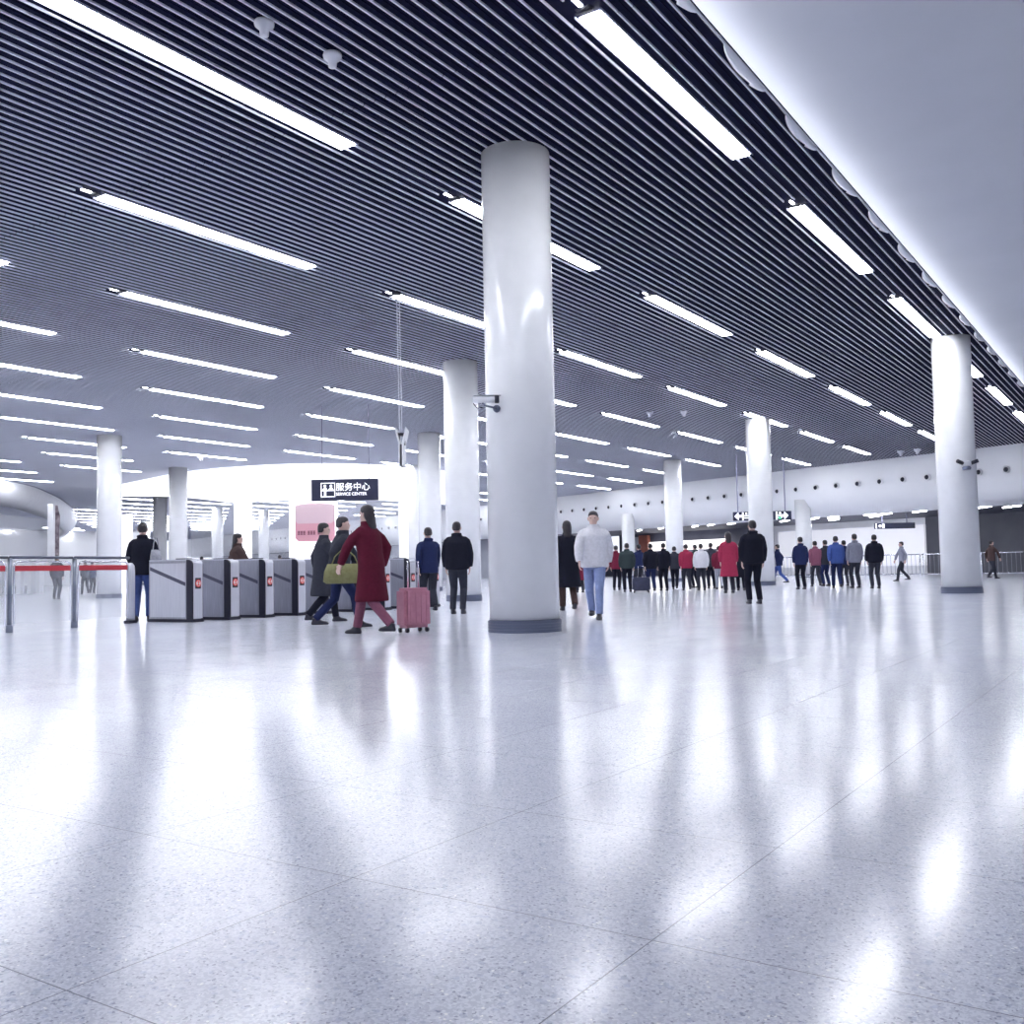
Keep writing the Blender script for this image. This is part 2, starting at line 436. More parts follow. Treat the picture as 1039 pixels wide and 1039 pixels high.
for px, d, lb in ((161.5, 64, 'thin looking white column inside the pavilion, right of the left column'), (220, 78, 'distant white column seen through the pavilion, left of the bright pier'), (267, 82, 'distant white column seen through the pavilion, right of the bright pier'), (147, 92, 'most distant white column, above the head of the person in jeans')):
    q = at(px, d); column(q.x, q.y, lb, ZC)
for px, d, lb in ((815, 55.8, 'short white column running up into the curved band, right of the black jacket'), (637, 67.3, 'short white column running up into the curved band above the queue')):
    q = at(px, d); column(q.x, q.y, lb, 4.35)

# ------------------------------------------------------------------ service pavilion (bright drum)
def spline(pts, n=8, closed=True):
    out = []; N = len(pts)
    for i in range(N if closed else N-1):
        p0, p1, p2, p3 = [Vector(pts[j % N] if closed else pts[max(0, min(N-1, j))]) for j in (i-1, i, i+1, i+2)]
        for k in range(n):
            t = k/n
            out.append(.5*((2*p1) + (-p0+p2)*t + (2*p0-5*p1+4*p2-p3)*t*t + (-p0+3*p1-3*p2+p3)*t**3))
    if not closed: out.append(Vector(pts[-1]))
    return out
def band(name, path, z0, z1, th, m, parent=None, closed=False):
    bm = bmesh.new(); N = len(path); rows = []
    for i, p in enumerate(path):
        a = path[(i-1) % N] if closed else path[max(i-1, 0)]; b = path[(i+1) % N] if closed else path[min(i+1, N-1)]
        t = (b-a).normalized(); n = Vector((-t.y, t.x))*th
        rows.append([bm.verts.new((p.x, p.y, z0)), bm.verts.new((p.x, p.y, z1)), bm.verts.new((p.x+n.x, p.y+n.y, z1)), bm.verts.new((p.x+n.x, p.y+n.y, z0))])
    rng = range(N) if closed else range(N-1)
    for i in rng:
        a, b = rows[i], rows[(i+1) % N]
        for j in range(4): bm.faces.new((a[j], b[j], b[(j+1) % 4], a[(j+1) % 4]))
    if not closed: bm.faces.new(rows[0]); bm.faces.new(rows[-1][::-1])
    return obj(name, bm, m, parent)
sp_ = spline([Vector(p) for p in ring_pts], 8)
pav = empty('service_pavilion', 'big oval service pavilion with a glowing white band touching the ceiling', 'pavilion')
fr = sp_[:8*8+4]
gb = band('glowing_band', fr, 4.3, ZC-.01, -.35, M_GLOWWHITE, pav)
for v in gb.data.vertices:
    if v.co.z < 5: 
        q_ = screen(v.co.x, v.co.y, 5)[0]; v.co.z = 4.3 + 1.1*max(0, min(1, (235-q_)/110))
band('band_rim', fr, ZC-.06, ZC-.002, .05, M_HOUS, pav)
def pier(p0, p1, d0, d1, z1=4.3, m=M_GLOWWHITE, name='pier'):  # white piers, brightened by the same added glow
    a, b = at(p0, d0).xy, at(p1, d1).xy
    return band(name, [a, b], 0, z1, .3, m, pav)
pier(113, 128.5, 57, 55.5); pier(237, 252, 48.6, 48.4); pier(293, 342, 47.9, 48.2); pier(406, 426, 50.2, 50.6)
# low wall of the pavilion between its piers
for p0, p1, d0, d1 in ((193, 237, 49.4, 48.6), (252, 293, 48.4, 47.9), (342, 406, 48.2, 50.2)):
    a, b = at(p0, d0).xy, at(p1, d1).xy
    band('glass_pane', [a, b], 1.1, 4.3, .03, M_GLASS, pav); band('counter', [a, b], 0, 1.1, .4, M_WHITE, pav)
# pink board on the front pier
nb = empty('notice_board', 'pale pink board with rounded top and a row of dark characters below the hanging sign', 'board', at(319, 47.6, 2.3), HEAD)
def board(bm, w, z0, z1, y0, y1, cut=.25):
    P = [(-w, z0+cut*.6), (-w+cut*.6, z0), (w-cut*.6, z0), (w, z0+cut*.6), (w, z1-cut*.5), (w-cut, z1-.05), (0, z1), (-w+cut, z1-.05), (-w, z1-cut*.5)]
    a = [bm.verts.new((x, y0, z)) for x, z in P]; b = [bm.verts.new((x, y1, z)) for x, z in P]
    bm.faces.new(a); bm.faces.new(b[::-1])
    for i in range(len(P)): bm.faces.new((a[i], b[i], b[(i+1) % len(P)], a[(i+1) % len(P)]))
bm = bmesh.new(); board(bm, .95, 0, 1.85, 0, .1); obj('panel', bm, M_PINK2, nb)
bm = bmesh.new(); board(bm, .93, .86, 1.83, -.03, 0, .2); obj('upper_field', bm, M_PINK1, nb)
for i in range(3):
    bm = bmesh.new(); x = -.82 + i*.48
    for dx in (0, .13, .26):
        for dz in (0, .07, .14): bm_box(bm, x+dx, x+dx+.1, -.03, 0, .32+dz, .32+dz+.045)
        bm_box(bm, x+dx+.035, x+dx+.06, -.028, 0, .32, .50)
    obj('lettering', bm, M_PINKT, nb)

# ------------------------------------------------------------------ mezzanine stair drum at the far left
mz = empty('stair_enclosure', 'curved white balcony with glass sides and rounded end at the far left', 'balcony')
path = spline([Vector(p) for p in drum2], 6, closed=False)
bm = bmesh.new(); rows = []
N = len(path)
for i, p in enumerate(path):
    t = (path[min(i+1, N-1)] - path[max(i-1, 0)]).normalized(); n = Vector((-t.y, t.x))
    rows.append([bm.verts.new((p.x + n.x*o, p.y + n.y*o, z)) for o, z in ((0, ZC-.01), (.02, 5.7), (.15, 5.3), (.5, 4.95), (1.1, 4.78), (1.1, 5.0), (.4, ZC-.01))])
for a, b in zip(rows, rows[1:]):
    for j in range(6): bm.faces.new((a[j], b[j], b[j+1], a[j+1]))
obj('curved_fascia', bm, M_WHITE, mz, smooth=True)
band('fascia_rim', path, ZC-.07, ZC-.003, .06, M_HOUS, mz)
a, b, c = at(-10, 50).xy, at(47, 55).xy, at(47.5, 60).xy
band('glass_side', [a, b, c], 2.0, 3.35, .05, M_FROST, mz)
band('lower_fascia', [a, b, c], 1.75, 2.0, .1, M_WHITE, mz)
band('upper_glass', [a, b], 3.35, 4.1, .05, M_GLASS, mz)
band('handrail', [a, b, c], 3.35, 3.42, .08, M_CHROME, mz)
for p0, p1 in ((-10, 2), (9, 13), (20, 24), (31, 36), (40, 44)):
    a2, b2 = at(p0, 51).xy, at(p1, 51.5).xy
    band('post', [a2, b2], 0, 1.75, .2, M_WHITE, mz)
band('fin', [at(47.5, 54.6).xy, at(53, 54.6).xy], .9, 4.9, .25, M_WHITE, mz)
q = at(55.5, 56); bm = bmesh.new(); lathe(bm, [(.2, 1.6), (.2, 3.6), (.23, 3.9), (.24, 4.3), (.16, 4.6), (.1, 4.9)], 20)
o = obj('pillar', bm, noisy('mottled_plum_pillar', (.10, .07, .10), (.45, .38, .42), 3, .5), mz); o.location = (q.x, q.y, 0)

# ------------------------------------------------------------------ shopfronts behind the queue
sh = empty('shopfront', 'brightly lit shopfront behind the queue with white light boxes over low windows', 'shop')
def onwall(px, off, z):
    lo, hi = -9.0, 60.0
    for _ in range(40):
        m_ = (lo+hi)/2; s = screen(*wallpt(m_, off, z))
        if s[0] > px: lo = m_
        else: hi = m_
    return lo
for p0, p1 in ((570, 587), (589, 597), (658, 690), (690, 714), (717, 737)):
    wallstrip('light_box', onwall(p1, 10.4, 2.4), onwall(p0, 10.4, 2.4), 10.4, 2.02, 2.72, M_SHOP, .3, sh)
for p0, p1 in ((572, 600), (642, 651), (654, 666), (668, 675), (695, 706), (708, 717), (719, 729)):
    wallstrip('lit_window', onwall(p1, 10.6, 1.5), onwall(p0, 10.6, 1.5), 10.6, .95, 1.72, M_SHOP, .2, sh)
wallstrip('cladding_panel', onwall(657, 10.2, 2.4), onwall(648, 10.2, 2.4), 10.2, 1.9, 3.3, M_ORANGE, .3, sh)
wallstrip('cladding_panel', onwall(653, 10.25, 2.4), onwall(640, 10.25, 2.4), 10.3, 1.9, 3.2, M_GREYW, .2, sh)
wallstrip('counter', onwall(740, 10.0, 1), onwall(566, 10.0, 1), 10.0, 0, .9, M_DARKW, .4, sh)
# bright white wall right of the shopfront, its brightness added as glow
pw = wallstrip('wall_bright', onwall(938, 10.6, 2), onwall(790, 10.6, 2), 10.6, .5, 3.0, mat('white_wall_added_glow', (.9, .9, .96), .5, emit=.16, ecol=(.92, .93, 1)), .2)
tag(pw, 'long bright white wall with added glow behind the couple in dark jackets', 'bright wall')

# ------------------------------------------------------------------ nozzles along the curved band
def nozzle_proto():
    r = empty('air_nozzle', 'x', 'air nozzle')
    bm = bmesh.new()
    R = Matrix.Rotation(-math.pi/2, 4, 'X')
    lathe(bm, [(.17, -.02), (.17, .03), (.15, .06), (.12, .06), (.12, .0)], 20, R, cap=False); link('collar', mesh(bm, 'collar', True), M_BULK, r)
    bm = bmesh.new(); lathe(bm, [(.02, .10), (.08, .09), (.115, .05), (.12, .0), (.11, -.02)], 20, Matrix.Rotation(-math.pi/2 - .35, 4, 'X')); link('jet', mesh(bm, 'jet', True), M_BLACK, r)
    return r
npz = nozzle_proto(); register(npz)
face = math.atan2(-nrm.y, -nrm.x) - math.pi/2
y = 1.2; n = 0
while y < 92:
    s = screen(wx(y), y, 4.92)
    if -5 < s[0] < 1045 and not (418 > s[0] > 300 and False):
        o = npz if n == 0 else copy_tree(npz)
        o.location = wallpt(y, .03, 4.92); o.rotation_euler = (0, 0, face)
        o['group'] = 'round air nozzles along the curved white band'
        nearc = 'small round air nozzle on the curved white band, %s from the right edge' % (ordn[n] if n < len(ordn) else 'one of the farthest')
        o['label'] = nearc if n < len(ordn) else 'tiny air nozzle on the far curved band seen through the bright pavilion'
        n += 1
    y += 1.335*math.cos(math.atan(WSL))

# ------------------------------------------------------------------ fence
def fence_proto(L=2.4):
    r = empty('fence_panel', 'x', 'fence')
    bm = bmesh.new(); tube(bm, [(0,0,1.08), (0,L,1.08)], .03, 10); link('top_rail', mesh(bm, 'r', True), M_CHROME, r)
    bm = bmesh.new(); tube(bm, [(0,0,.16), (0,L,.16)], .03, 10); link('bottom_rail', mesh(bm, 'r', True), M_CHROME, r)
    bm = bmesh.new(); tube(bm, [(0,0,0), (0,0,1.08)], .03, 10); pm = mesh(bm, 'p', True)
    link('post', pm, M_CHROME, r); link('post', pm, M_CHROME, r, (0, L-.07, 0))
    bm = bmesh.new(); tube(bm, [(0,0,.16), (0,0,1.06)], .011, 6); b = mesh(bm, 'b', True)
    for i in range(1, 13): link('baluster', b, mat('rail_grey', (.30, .31, .38), .35, .7), r, (0, i*L/13, 0))
    return r
fp = fence_proto(); register(fp)
fn = ['at the right edge of the picture, last but one', 'just right of the right column', 'behind the right column', 'just left of the right column', 'second to the left of the right column', 'third to the left of the right column, behind the pale grey walker', 'behind the couple in dark jackets', 'farthest left, near the blue jackets']
for i in range(8):
    o = fp if i == 0 else copy_tree(fp)
    o.location = (48.95 - .02*i, -2.6 + 2.47*i, 0); o['label'] = 'steel railing panel ' + fn[i]; o['group'] = 'steel railing panels'

# ------------------------------------------------------------------ turnstiles
def gate_proto():
    r = empty('ticket_gate', 'x', 'ticket gate')
    # local: +Y is the cabinet length away from the hall, X across
    def prof_box(name, x0, x1, y0, y1, z0, z1, m, rr=.09, par=r):
        bm = bmesh.new(); P = [(y0, z0), (y1, z0), (y1, z1)]
        for k in range(6): t = math.pi/2*k/5; P.append((y0 + rr - rr*math.sin(t), z1 - rr + rr*math.cos(t)))
        a = [bm.verts.new((x0, q, z)) for q, z in P]; b = [bm.verts.new((x1, q, z)) for q, z in P]
        bm.faces.new(a); bm.faces.new(b[::-1])
        for i in range(len(P)): bm.faces.new((a[i], b[i], b[(i+1) % len(P)], a[(i+1) % len(P)]))
        return obj(name, bm, m, par)
    prof_box('cabinet', -.115, .115, .02, 1.0, .05, 1.02, M_STEEL)
    prof_box('edge_trim', -.122, -.095, 0, .13, .05, 1.035, M_BLACK)
    prof_box('edge_trim', .105, .122, 0, .09, .05, 1.035, M_BLACK)
    box('plinth', (-.13, .13, -.01, 1.02, 0, .05), M_BLACK, r)
    prof_box('front_plate', -.094, .104, -.008, .1, .06, 1.03, M_PLATE, .07)
    for s in (-1, 1):
        bm = bmesh.new(); x = s*.1185
        bm_box(bm, x-.003, x+.003, .16, .97, .08, .98); link('side_panel', mesh(bm, 'side_panel'), M_STEEL, r)
        bm = bmesh.new()
        P = [(.16, .60), (.16, .66), (.97, .93), (.97, .87)]
        a = [bm.verts.new((x-.006, q, z)) for q, z in P]; b = [bm.verts.new((x+.006, q, z)) for q, z in P]
        bm.faces.new(a); bm.faces.new(b[::-1])
        for i in range(4): bm.faces.new((a[i], b[i], b[(i+1) % 4], a[(i+1) % 4]))
        link('side_groove', mesh(bm, 'side_groove'), mat('groove_grey', (.09, .09, .14), .4), r)
    box('lid', (-.12, .12, .14, 1.0, 1.02, 1.045), M_PLATE, r, .006)
    box('card_reader', (-.08, .08, .2, .42, 1.045, 1.06), M_BLACK, r, .004)
    bd = box('badge', (-.062, .064, -.014, -.006, .55, .73), M_BADGE, r, .003)
    R = Matrix.Translation((0, -.016, .64)) @ Matrix.Rotation(math.pi/2, 4, 'X')
    bm = bmesh.new(); lathe(bm, [(.062, -.002), (.062, .004)], 24, R); link('badge_disc', mesh(bm, 'd'), M_BRED, bd)
    bm = bmesh.new(); lathe(bm, [(.046, .004), (.046, .007)], 24, R); link('badge_ring', mesh(bm, 'd'), M_BWHT, bd)
    bm = bmesh.new(); bm_box(bm, -.028, .028, -.026, -.0225, .655, .668); bm_box(bm, -.028, .028, -.026, -.0225, .612, .625); bm_box(bm, -.007, .007, -.026, -.0225, .60, .68)
    link('badge_mark', mesh(bm, 'd'), M_BRED, bd)
    return r
gp = gate_proto(); register(gp)
gl = ['nearest the person in blue jeans', 'second from the left in the row', 'third from the left in the row', 'fourth from the left in the row', 'fifth from the left, behind the dark grey coat', 'sixth from the left, behind the dark red coat', 'seventh, right of the dark red coat', 'eighth from the left, beside the navy jacket', 'behind the pair in dark jackets']
for i in range(9):
    o = gp if i == 0 else copy_tree(gp)
    o.location = (10.83 + .74*i, 13.5 - .05*i, 0); o.rotation_euler = (0, 0, math.radians(6))
    o['label'] = 'steel ticket gate with a red badge, ' + gl[i]; o['group'] = 'ticket gates in a row'
# the outermost gate has plain light side panels facing the barrier
for ch in C.objects:
    if ch.parent == gp and ch.name.startswith('side_panel'):
        ch.data = ch.data.copy(); ch.data.materials.clear(); ch.data.materials.append(M_PLATE); ch['label'] = 'light satin side panel'

# ------------------------------------------------------------------ glass barrier with red band
D = Vector((10.17-9.04, 14.36-14.18, 0)); DL = D.length; rzb = math.atan2(D.y, D.x)
def barrier_proto():
    r = empty('glass_barrier', 'x', 'barrier')
    w = DL
    bm = bmesh.new(); tube(bm, [(.0, 0, 1.085), (w-.04, 0, 1.085)], .022, 10); link('top_rail', mesh(bm, 'r', True), mat('dark_rail', (.12, .13, .18), .3, .8), r)
    bm = bmesh.new(); tube(bm, [(0, 0, 0), (0, 0, 1.08)], .032, 12); link('post', mesh(bm, 'p', True), mat('post_steel', (.22, .24, .30), .3, .9), r)
    bm = bmesh.new(); lathe(bm, [(.05, 0), (.05, .10), (.045, .11)], 16); link('post_shoe', mesh(bm, 'p', True), mat('post_steel', (.22, .24, .30), .3, .9), r)
    bm = bmesh.new(); pts = [(.07, 0, .10), (.07, 0, .94)]
    for k in range(1, 6): t = math.pi/2*k/5; pts.append((.15 - .08*math.cos(t), 0, .94 + .08*math.sin(t)))
    for k in range(0, 6): t = math.pi/2*k/5; pts.append((w-.15 + .08*math.sin(t), 0, .94 + .08*math.cos(t)))
    pts += [(w-.07, 0, .10)]
    tube(bm, pts, .015, 8); link('inner_frame', mesh(bm, 'f', True), M_CHROME, r)
    bm = bmesh.new(); bm_box(bm, .08, w-.08, -.005, .005, .12, 1.0); link('glass_panel', mesh(bm, 'g'), M_GLASS, r)
    bm = bmesh.new(); bm_box(bm, .06, w-.06, -.009, .009, .885, .965); link('red_band', mesh(bm, 'b'), M_RED, r)
    return r
bp = barrier_proto(); register(bp)
bl = ['ending at the person in blue jeans', 'left of the dark post at the left edge', 'outside the left edge of the picture', 'farthest out of the picture on the left']
for i in range(4):
    o = bp if i == 0 else copy_tree(bp)
    o.location = Vector((9.04, 14.18, 0)) - D*i; o.rotation_euler = (0, 0, rzb)
    o['label'] = 'glass barrier panel with a red band, ' + bl[i]; o['group'] = 'glass barriers with red bands'
o = empty('gate_post', 'slim rounded steel post closing the barrier beside the person in jeans', 'post', (10.22, 14.44, 0), rzb)
bm = bmesh.new(); rings_loft(bm, [(.05, .075, .05, 0, 0), (.85, .075, .05, 0, 0), (.95, .065, .045, 0, 0), (1.0, .03, .02, 0, 0)], 16, 3); obj('shell', bm, M_PLATE, o, True)
box('foot', (-.09, .09, -.06, .06, 0, .05), M_BLACK, o)

# ------------------------------------------------------------------ hanging signs
def textobj(s, size, m, parent, x, z, y=-.06, bold=.0, sx=1):
    cu = bpy.data.curves.new('lettering', 'FONT'); cu.body = s; cu.size = size; cu.offset = bold; cu.extrude = .004; cu.align_x = 'LEFT'
    cu.materials.append(m); o = bpy.data.objects.new('lettering', cu); C.objects.link(o)
    dg = bpy.context.evaluated_depsgraph_get(); dg.update(); me = bpy.data.meshes.new_from_object(o.evaluated_get(dg)); bpy.data.objects.remove(o)
    me.transform(Matrix.Translation((x, y, z)) @ Matrix.Rotation(math.pi/2, 4, 'X') @ Matrix.Diagonal((sx, 1, 1, 1)))
    if not me.materials: me.materials.append(m)
    o = bpy.data.objects.new('lettering', me); C.objects.link(o); o.parent = parent; return o
def sign(px0, px1, py0, py1, d, label, wires, wtop=ZC):
    y0h = lambda px: 578 - .02*(px-519.5)
    cx = (px0+px1)/2; w = (px1-px0)/1004*d/2
    z1 = EYE + (y0h(cx)-py0)*d/1004; z0 = EYE + (y0h(cx)-py1)*d/1004
    q = at(cx, d)
    r = empty('hanging_sign', label, 'sign', (q.x, q.y, z0), HEAD)
    box('sign_box', (-w, w, -.05, .07, 0, z1-z0), M_SIGN, r, .01)
    for wpx in wires:
        bm = bmesh.new(); x = (wpx-cx)/1004*d; tube(bm, [(x, 0, z1-z0), (x, 0, wtop-z0+.04)], .014 if d < 40 else .03, 6)
        obj('wire', bm, mat('wire_grey', (.2, .2, .3), .5), r)
    return r, w, z1-z0
r, w, h = sign(316, 384, 486.5, 508.5, 31, 'dark sign with person symbol and SERVICE CENTER lettering hung before the glowing band', (327, 374.5))
pic = bmesh.new()
def frame(bm, x0, x1, z0, z1, t):
    for q in ((x0, x1, z0, z0+t), (x0, x1, z1-t, z1), (x0, x0+t, z0, z1), (x1-t, x1, z0, z1)): bm_box(bm, q[0], q[1], -.062, -.05, q[2], q[3])
X0, X1, Z0, Z1 = -w+.30, -w+.75, .12, .57
frame(pic, X0, X1, Z0, Z1, .025)
for cx_ in (X0+.13, X0+.32):
    R = Matrix.Translation((cx_, -.056, Z1-.10)) @ Matrix.Rotation(math.pi/2, 4, 'X'); lathe(pic, [(.042, -.006), (.042, .006)], 16, R)
    v = [pic.verts.new((cx_+dx, yy, z)) for yy in (-.062, -.05) for dx, z in ((-.03, Z1-.145), (.03, Z1-.145), (.085, Z0+.22), (-.085, Z0+.22))]
    pic.faces.new(v[:4]); pic.faces.new(v[4:][::-1])
    for i in range(4): pic.faces.new((v[i], v[4+i], v[4+(i+1) % 4], v[(i+1) % 4]))
bm_box(pic, X0+.10, X0+.17, -.062, -.05, Z0+.03, Z0+.22); bm_box(pic, X0+.02, X0+.22, -.062, -.05, Z0+.19, Z0+.215)
bm_box(pic, X0+.20, X1-.03, -.062, -.05, Z0+.19, Z0+.215)
obj('person_symbol', pic, M_ICON, r)
textobj('服务中心', .27, M_ICON, r, X1+.02, .335, bold=.002)
textobj('SERVICE CENTER', .13, M_ICON, r, X1+.02, .165, bold=.002, sx=.98)
def arrow(bm, x, z, s, dirx=1):
    v = [bm.verts.new((x + dirx*dx*s, yy, z + dz*s)) for yy in (-.065, -.05) for dx, dz in ((0, -.5), (.5, 0), (0, .5))]
    bm.faces.new(v[:3]); bm.faces.new(v[3:][::-1])
    for i in range(3): bm.faces.new((v[i], v[3+i], v[3+(i+1) % 3], v[(i+1) % 3]))
    bm_box(bm, min(x, x-dirx*.45*s), max(x, x-dirx*.45*s), -.065, -.05, z-.14*s, z+.14*s)
r, w, h = sign(744, 803, 519.5, 528.5, 47.5, 'long black direction sign with two arrows hung behind the column', (749, 797))
bm = bmesh.new(); arrow(bm, -w+.25, h/2, .4, -1); obj('arrow', bm, M_ICON, r); bm = bmesh.new(); arrow(bm, w-.35, h/2, .4, 1); obj('arrow', bm, M_ICON, r)
for x in (-w+.42, w-.75):
    bm = bmesh.new()
    bm_box(bm, x, x+.07, -.06, -.05, .02, h-.02); bm_box(bm, x+.1, x+.3, -.06, -.05, .2, .26); bm_box(bm, x+.1, x+.3, -.06, -.05, .1, .15)
    lathe(bm, [(.05, -.006), (.05, .006)], 14, Matrix.Translation((x+.2, -.056, h-.09)) @ Matrix.Rotation(math.pi/2, 4, 'X'))
    obj('symbol', bm, M_ICON, r)
box('green_mark', (w-.62, w-.5, -.066, -.05, .05, .15), mat('sign_green', (.05, .4, .2), .4, emit=.6), r)
r, w, h = sign(887, 928, 531, 537, 56, 'thin black sign with one white symbol at its left end under the curved band', (895, 920), 3.46)
bm = bmesh.new(); bm_box(bm, -w+.05, -w+.12, -.06, -.05, .03, h-.03); lathe(bm, [(.08, -.006), (.08, .006)], 14, Matrix.Translation((-w+.3, -.056, h/2)) @ Matrix.Rotation(math.pi/2, 4, 'X')); bm_box(bm, -w+.42, -w+.55, -.06, -.05, .05, h-.05)
obj('symbol', bm, M_ICON, r)

# panel seen edge-on, hung on two thin rods
q = at(409, 18.4)
r = empty('edge_on_sign', 'slim white panel seen edge-on, hung on two long thin rods left of the columns', 'hanging panel', (q.x, q.y, 2.72), HEAD)
for x0, x1 in ((-.05, -.025), (.0, .02)):
    bm = bmesh.new(); tube(bm, [(x0-.02, 0, ZC-2.68), (x1-.02, 0, .66)], .007, 6); obj('rod', bm, M_PLATE, r)
for s in (-1, 1):
    bm = bmesh.new()
    P = [(s*.045, 0), (s*.045, .42), (s*.11, .70), (s*.09, .70), (s*.02, .42), (s*.02, 0)]
    a = [bm.verts.new((x-.005, -.25, z)) for x, z in P]; b = [bm.verts.new((x-.005, .25, z)) for x, z in P]
    bm.faces.new(a); bm.faces.new(b[::-1])
    for i in range(6): bm.faces.new((a[i], b[i], b[(i+1) % 6], a[(i+1) % 6]))
    obj('side_plate', bm, M_WHITE, r)
box('core', (-.018, .01, -.2, .2, .0, .4), M_BLACK, r)
bm = bmesh.new(); bm_box(bm, -.075, .06, -.06, .06, .58, .63); bm_box(bm, -.07, -.045, -.05, .05, .40, .6); bm_box(bm, .03, .055, -.05, .05, .40, .6); bm_box(bm, -.05, .035, -.05, .05, .38, .42)
obj('clamp', bm, M_BLACK, r, bevel=.004)
q = at(405, 18.4); tag(box('ceiling_anchor', (q.x-.07, q.x+.07, q.y-.07, q.y+.07, ZC-.06, ZC), M_BLACK, None, .01), 'small black anchor block on the slats at the top of the two rods', 'anchor')

# ------------------------------------------------------------------ security cameras
def bullet(loc, rz, label):
    r = empty('security_camera', label, 'security camera', loc, rz)
    # local +X is where the lens points, +Y towards the wall it hangs on
    bm = bmesh.new(); R = Matrix.Rotation(math.pi/2, 4, 'Y')
    rings = [(.035, -.17), (.042, -.165), (.044, .10), (.044, .105)]
    lathe(bm, rings, 20, R); obj('body', bm, mat('camera_white', (.82, .83, .88), .25), r, True)
    bm = bmesh.new(); lathe(bm, [(.047, .098), (.047, .145), (.036, .15), (.03, .135)], 20, R); obj('lens_hood', bm, M_BLACK, r, True)
    bm = bmesh.new(); bm_box(bm, -.16, .17, -.05, .05, .044, .05); obj('sun_shield', bm, mat('camera_white', (.82, .83, .88), .25), r, bevel=.003)
    bm = bmesh.new(); tube(bm, [(-.05, 0, -.04), (-.02, .0, -.075), (.06, .03, -.09), (.12, .09, -.10)], .012, 8); obj('arm', bm, M_COLLAR, r, True)
    bm = bmesh.new(); tube(bm, [(.115, .075, -.10), (.125, .15, -.10)], .045, 16); obj('base', bm, M_COLLAR, r, True)
    bm = bmesh.new(); tube(bm, [(-.165, 0, 0), (-.16, .01, -.05), (-.12, .02, -.10), (-.04, .02, -.09)], .006, 6); obj('cable', bm, M_BLACK, r, True)
    return r
q = at(496, 11.9, 2.83); bullet(q, HEAD, 'white bullet camera with a black hood on the left side of the big middle column')
def dome(loc, rz, label):
    r = empty('security_camera', label, 'security camera', loc, rz)
    bm = bmesh.new(); rings_loft(bm, [(-.09, .05, .05, 0, 0), (-.05, .11, .08, 0, 0), (.04, .12, .08, 0, 0), (.06, .1, .07, 0, 0)], 18); obj('body', bm, mat('camera_white', (.82, .83, .88), .25), r, True)
    bm = bmesh.new(); lathe(bm, [(.09, -.15), (.10, -.1), (.06, -.06)], 18); obj('dome_glass', bm, M_COLLAR, r, True)
    for s in (-1, 1):
        bm = bmesh.new(); tube(bm, [(s*.1, -.02, .0), (s*.24, -.07, .05)], .045, 12); obj('lens', bm, M_BLACK, r, True)
    return r
dome((columns['right'][0] - CA*.535, columns['right'][1] - SA*.535, 3.0), HEAD, 'double headed camera with two dark lenses on the right column')

# ------------------------------------------------------------------ detectors
def detector(x, y, s, label):
    bm = bmesh.new(); lathe(bm, [(.02, -.155), (.045, -.15), (.05, -.09), (.10, -.045), (.105, -.02), (.10, 0)], 24)
    o = obj('smoke_detector', bm, mat('detector_white', (.72, .73, .80), .35), None, True); o.location = (x, y, ZC); o.scale = (s, s, s)
    tag(o, label, 'smoke detector', 'white detectors under the slats')
detector(7.19, 6.86, .92, 'white cone shaped detector near the top, right of the longest strip light')
detector(6.38, 6.97, .92, 'white cone shaped detector cut by the top edge of the photo')
detector(30.6, 14.6, 1.2, 'left one of two small detectors in the middle distance, right of the big column')
detector(31.2, 13.6, 1.2, 'right one of two small detectors in the middle distance, right of the big column')
detector(49.4, 10.5, 1.6, 'left one of two detectors just above the curved band at the right')
detector(49.1, 9.7, 1.6, 'right one of two detectors just above the curved band at the right')
detector(28.6, 35.4, 1.5, 'small round detector above the glowing band, beside a strip light')

# ------------------------------------------------------------------ people
def limb(bm, pts, rad, n=12):
    # rounded sweep with small end spheres
    tube(bm, pts, rad, n)
def remeshed(bm, name, voxel, sm=3):
    bmesh.ops.recalc_face_normals(bm, faces=bm.faces)
    me = bpy.data.meshes.new(name); bm.to_mesh(me); bm.free()
    o = bpy.data.objects.new(name, me); C.objects.link(o)
    m = o.modifiers.new('r', 'REMESH'); m.mode = 'VOXEL'; m.voxel_size = voxel; m.use_smooth_shade = True
    s = o.modifiers.new('s', 'SMOOTH'); s.iterations = sm; s.factor = .5
    dg = bpy.context.evaluated_depsgraph_get(); dg.update()
    out = bpy.data.meshes.new_from_object(o.evaluated_get(dg)); out.name = name
    bpy.data.objects.remove(o); bpy.data.meshes.remove(me)
    for p in out.polygons: p.use_smooth = True
    return out
def knee(hip, ank, a=.44, b=.41):
    d = ank - hip; L = min(d.length, a+b-.002); k = (a*a - b*b + L*L)/(2*L); h = math.sqrt(max(a*a - k*k, 0))
    u = d.normalized(); f = Vector((0, 1, 0)); f = (f - u*f.dot(u)).normalized()
    return hip + u*k + f*h
POSES = {   # step left/right foot (y), foot spread, arm swing left/right, elbow bend, lean
 'stand': dict(sl=.02, sr=-.03, sp=.10, al=.02, ar=.03, eb=.10, lean=0, la=0, lb=0),
 'hold': dict(sl=-.02, sr=.03, sp=.11, al=.0, ar=.02, eb=.75, lean=.02, la=0, lb=0),
 'walk': dict(sl=.26, sr=-.24, sp=.08, al=-.18, ar=.20, eb=.22, lean=.03, la=0, lb=.06),
 'stride': dict(sl=-.34, sr=.32, sp=.07, al=.24, ar=-.22, eb=.30, lean=.06, la=.08, lb=0),
}
CACHE = {}
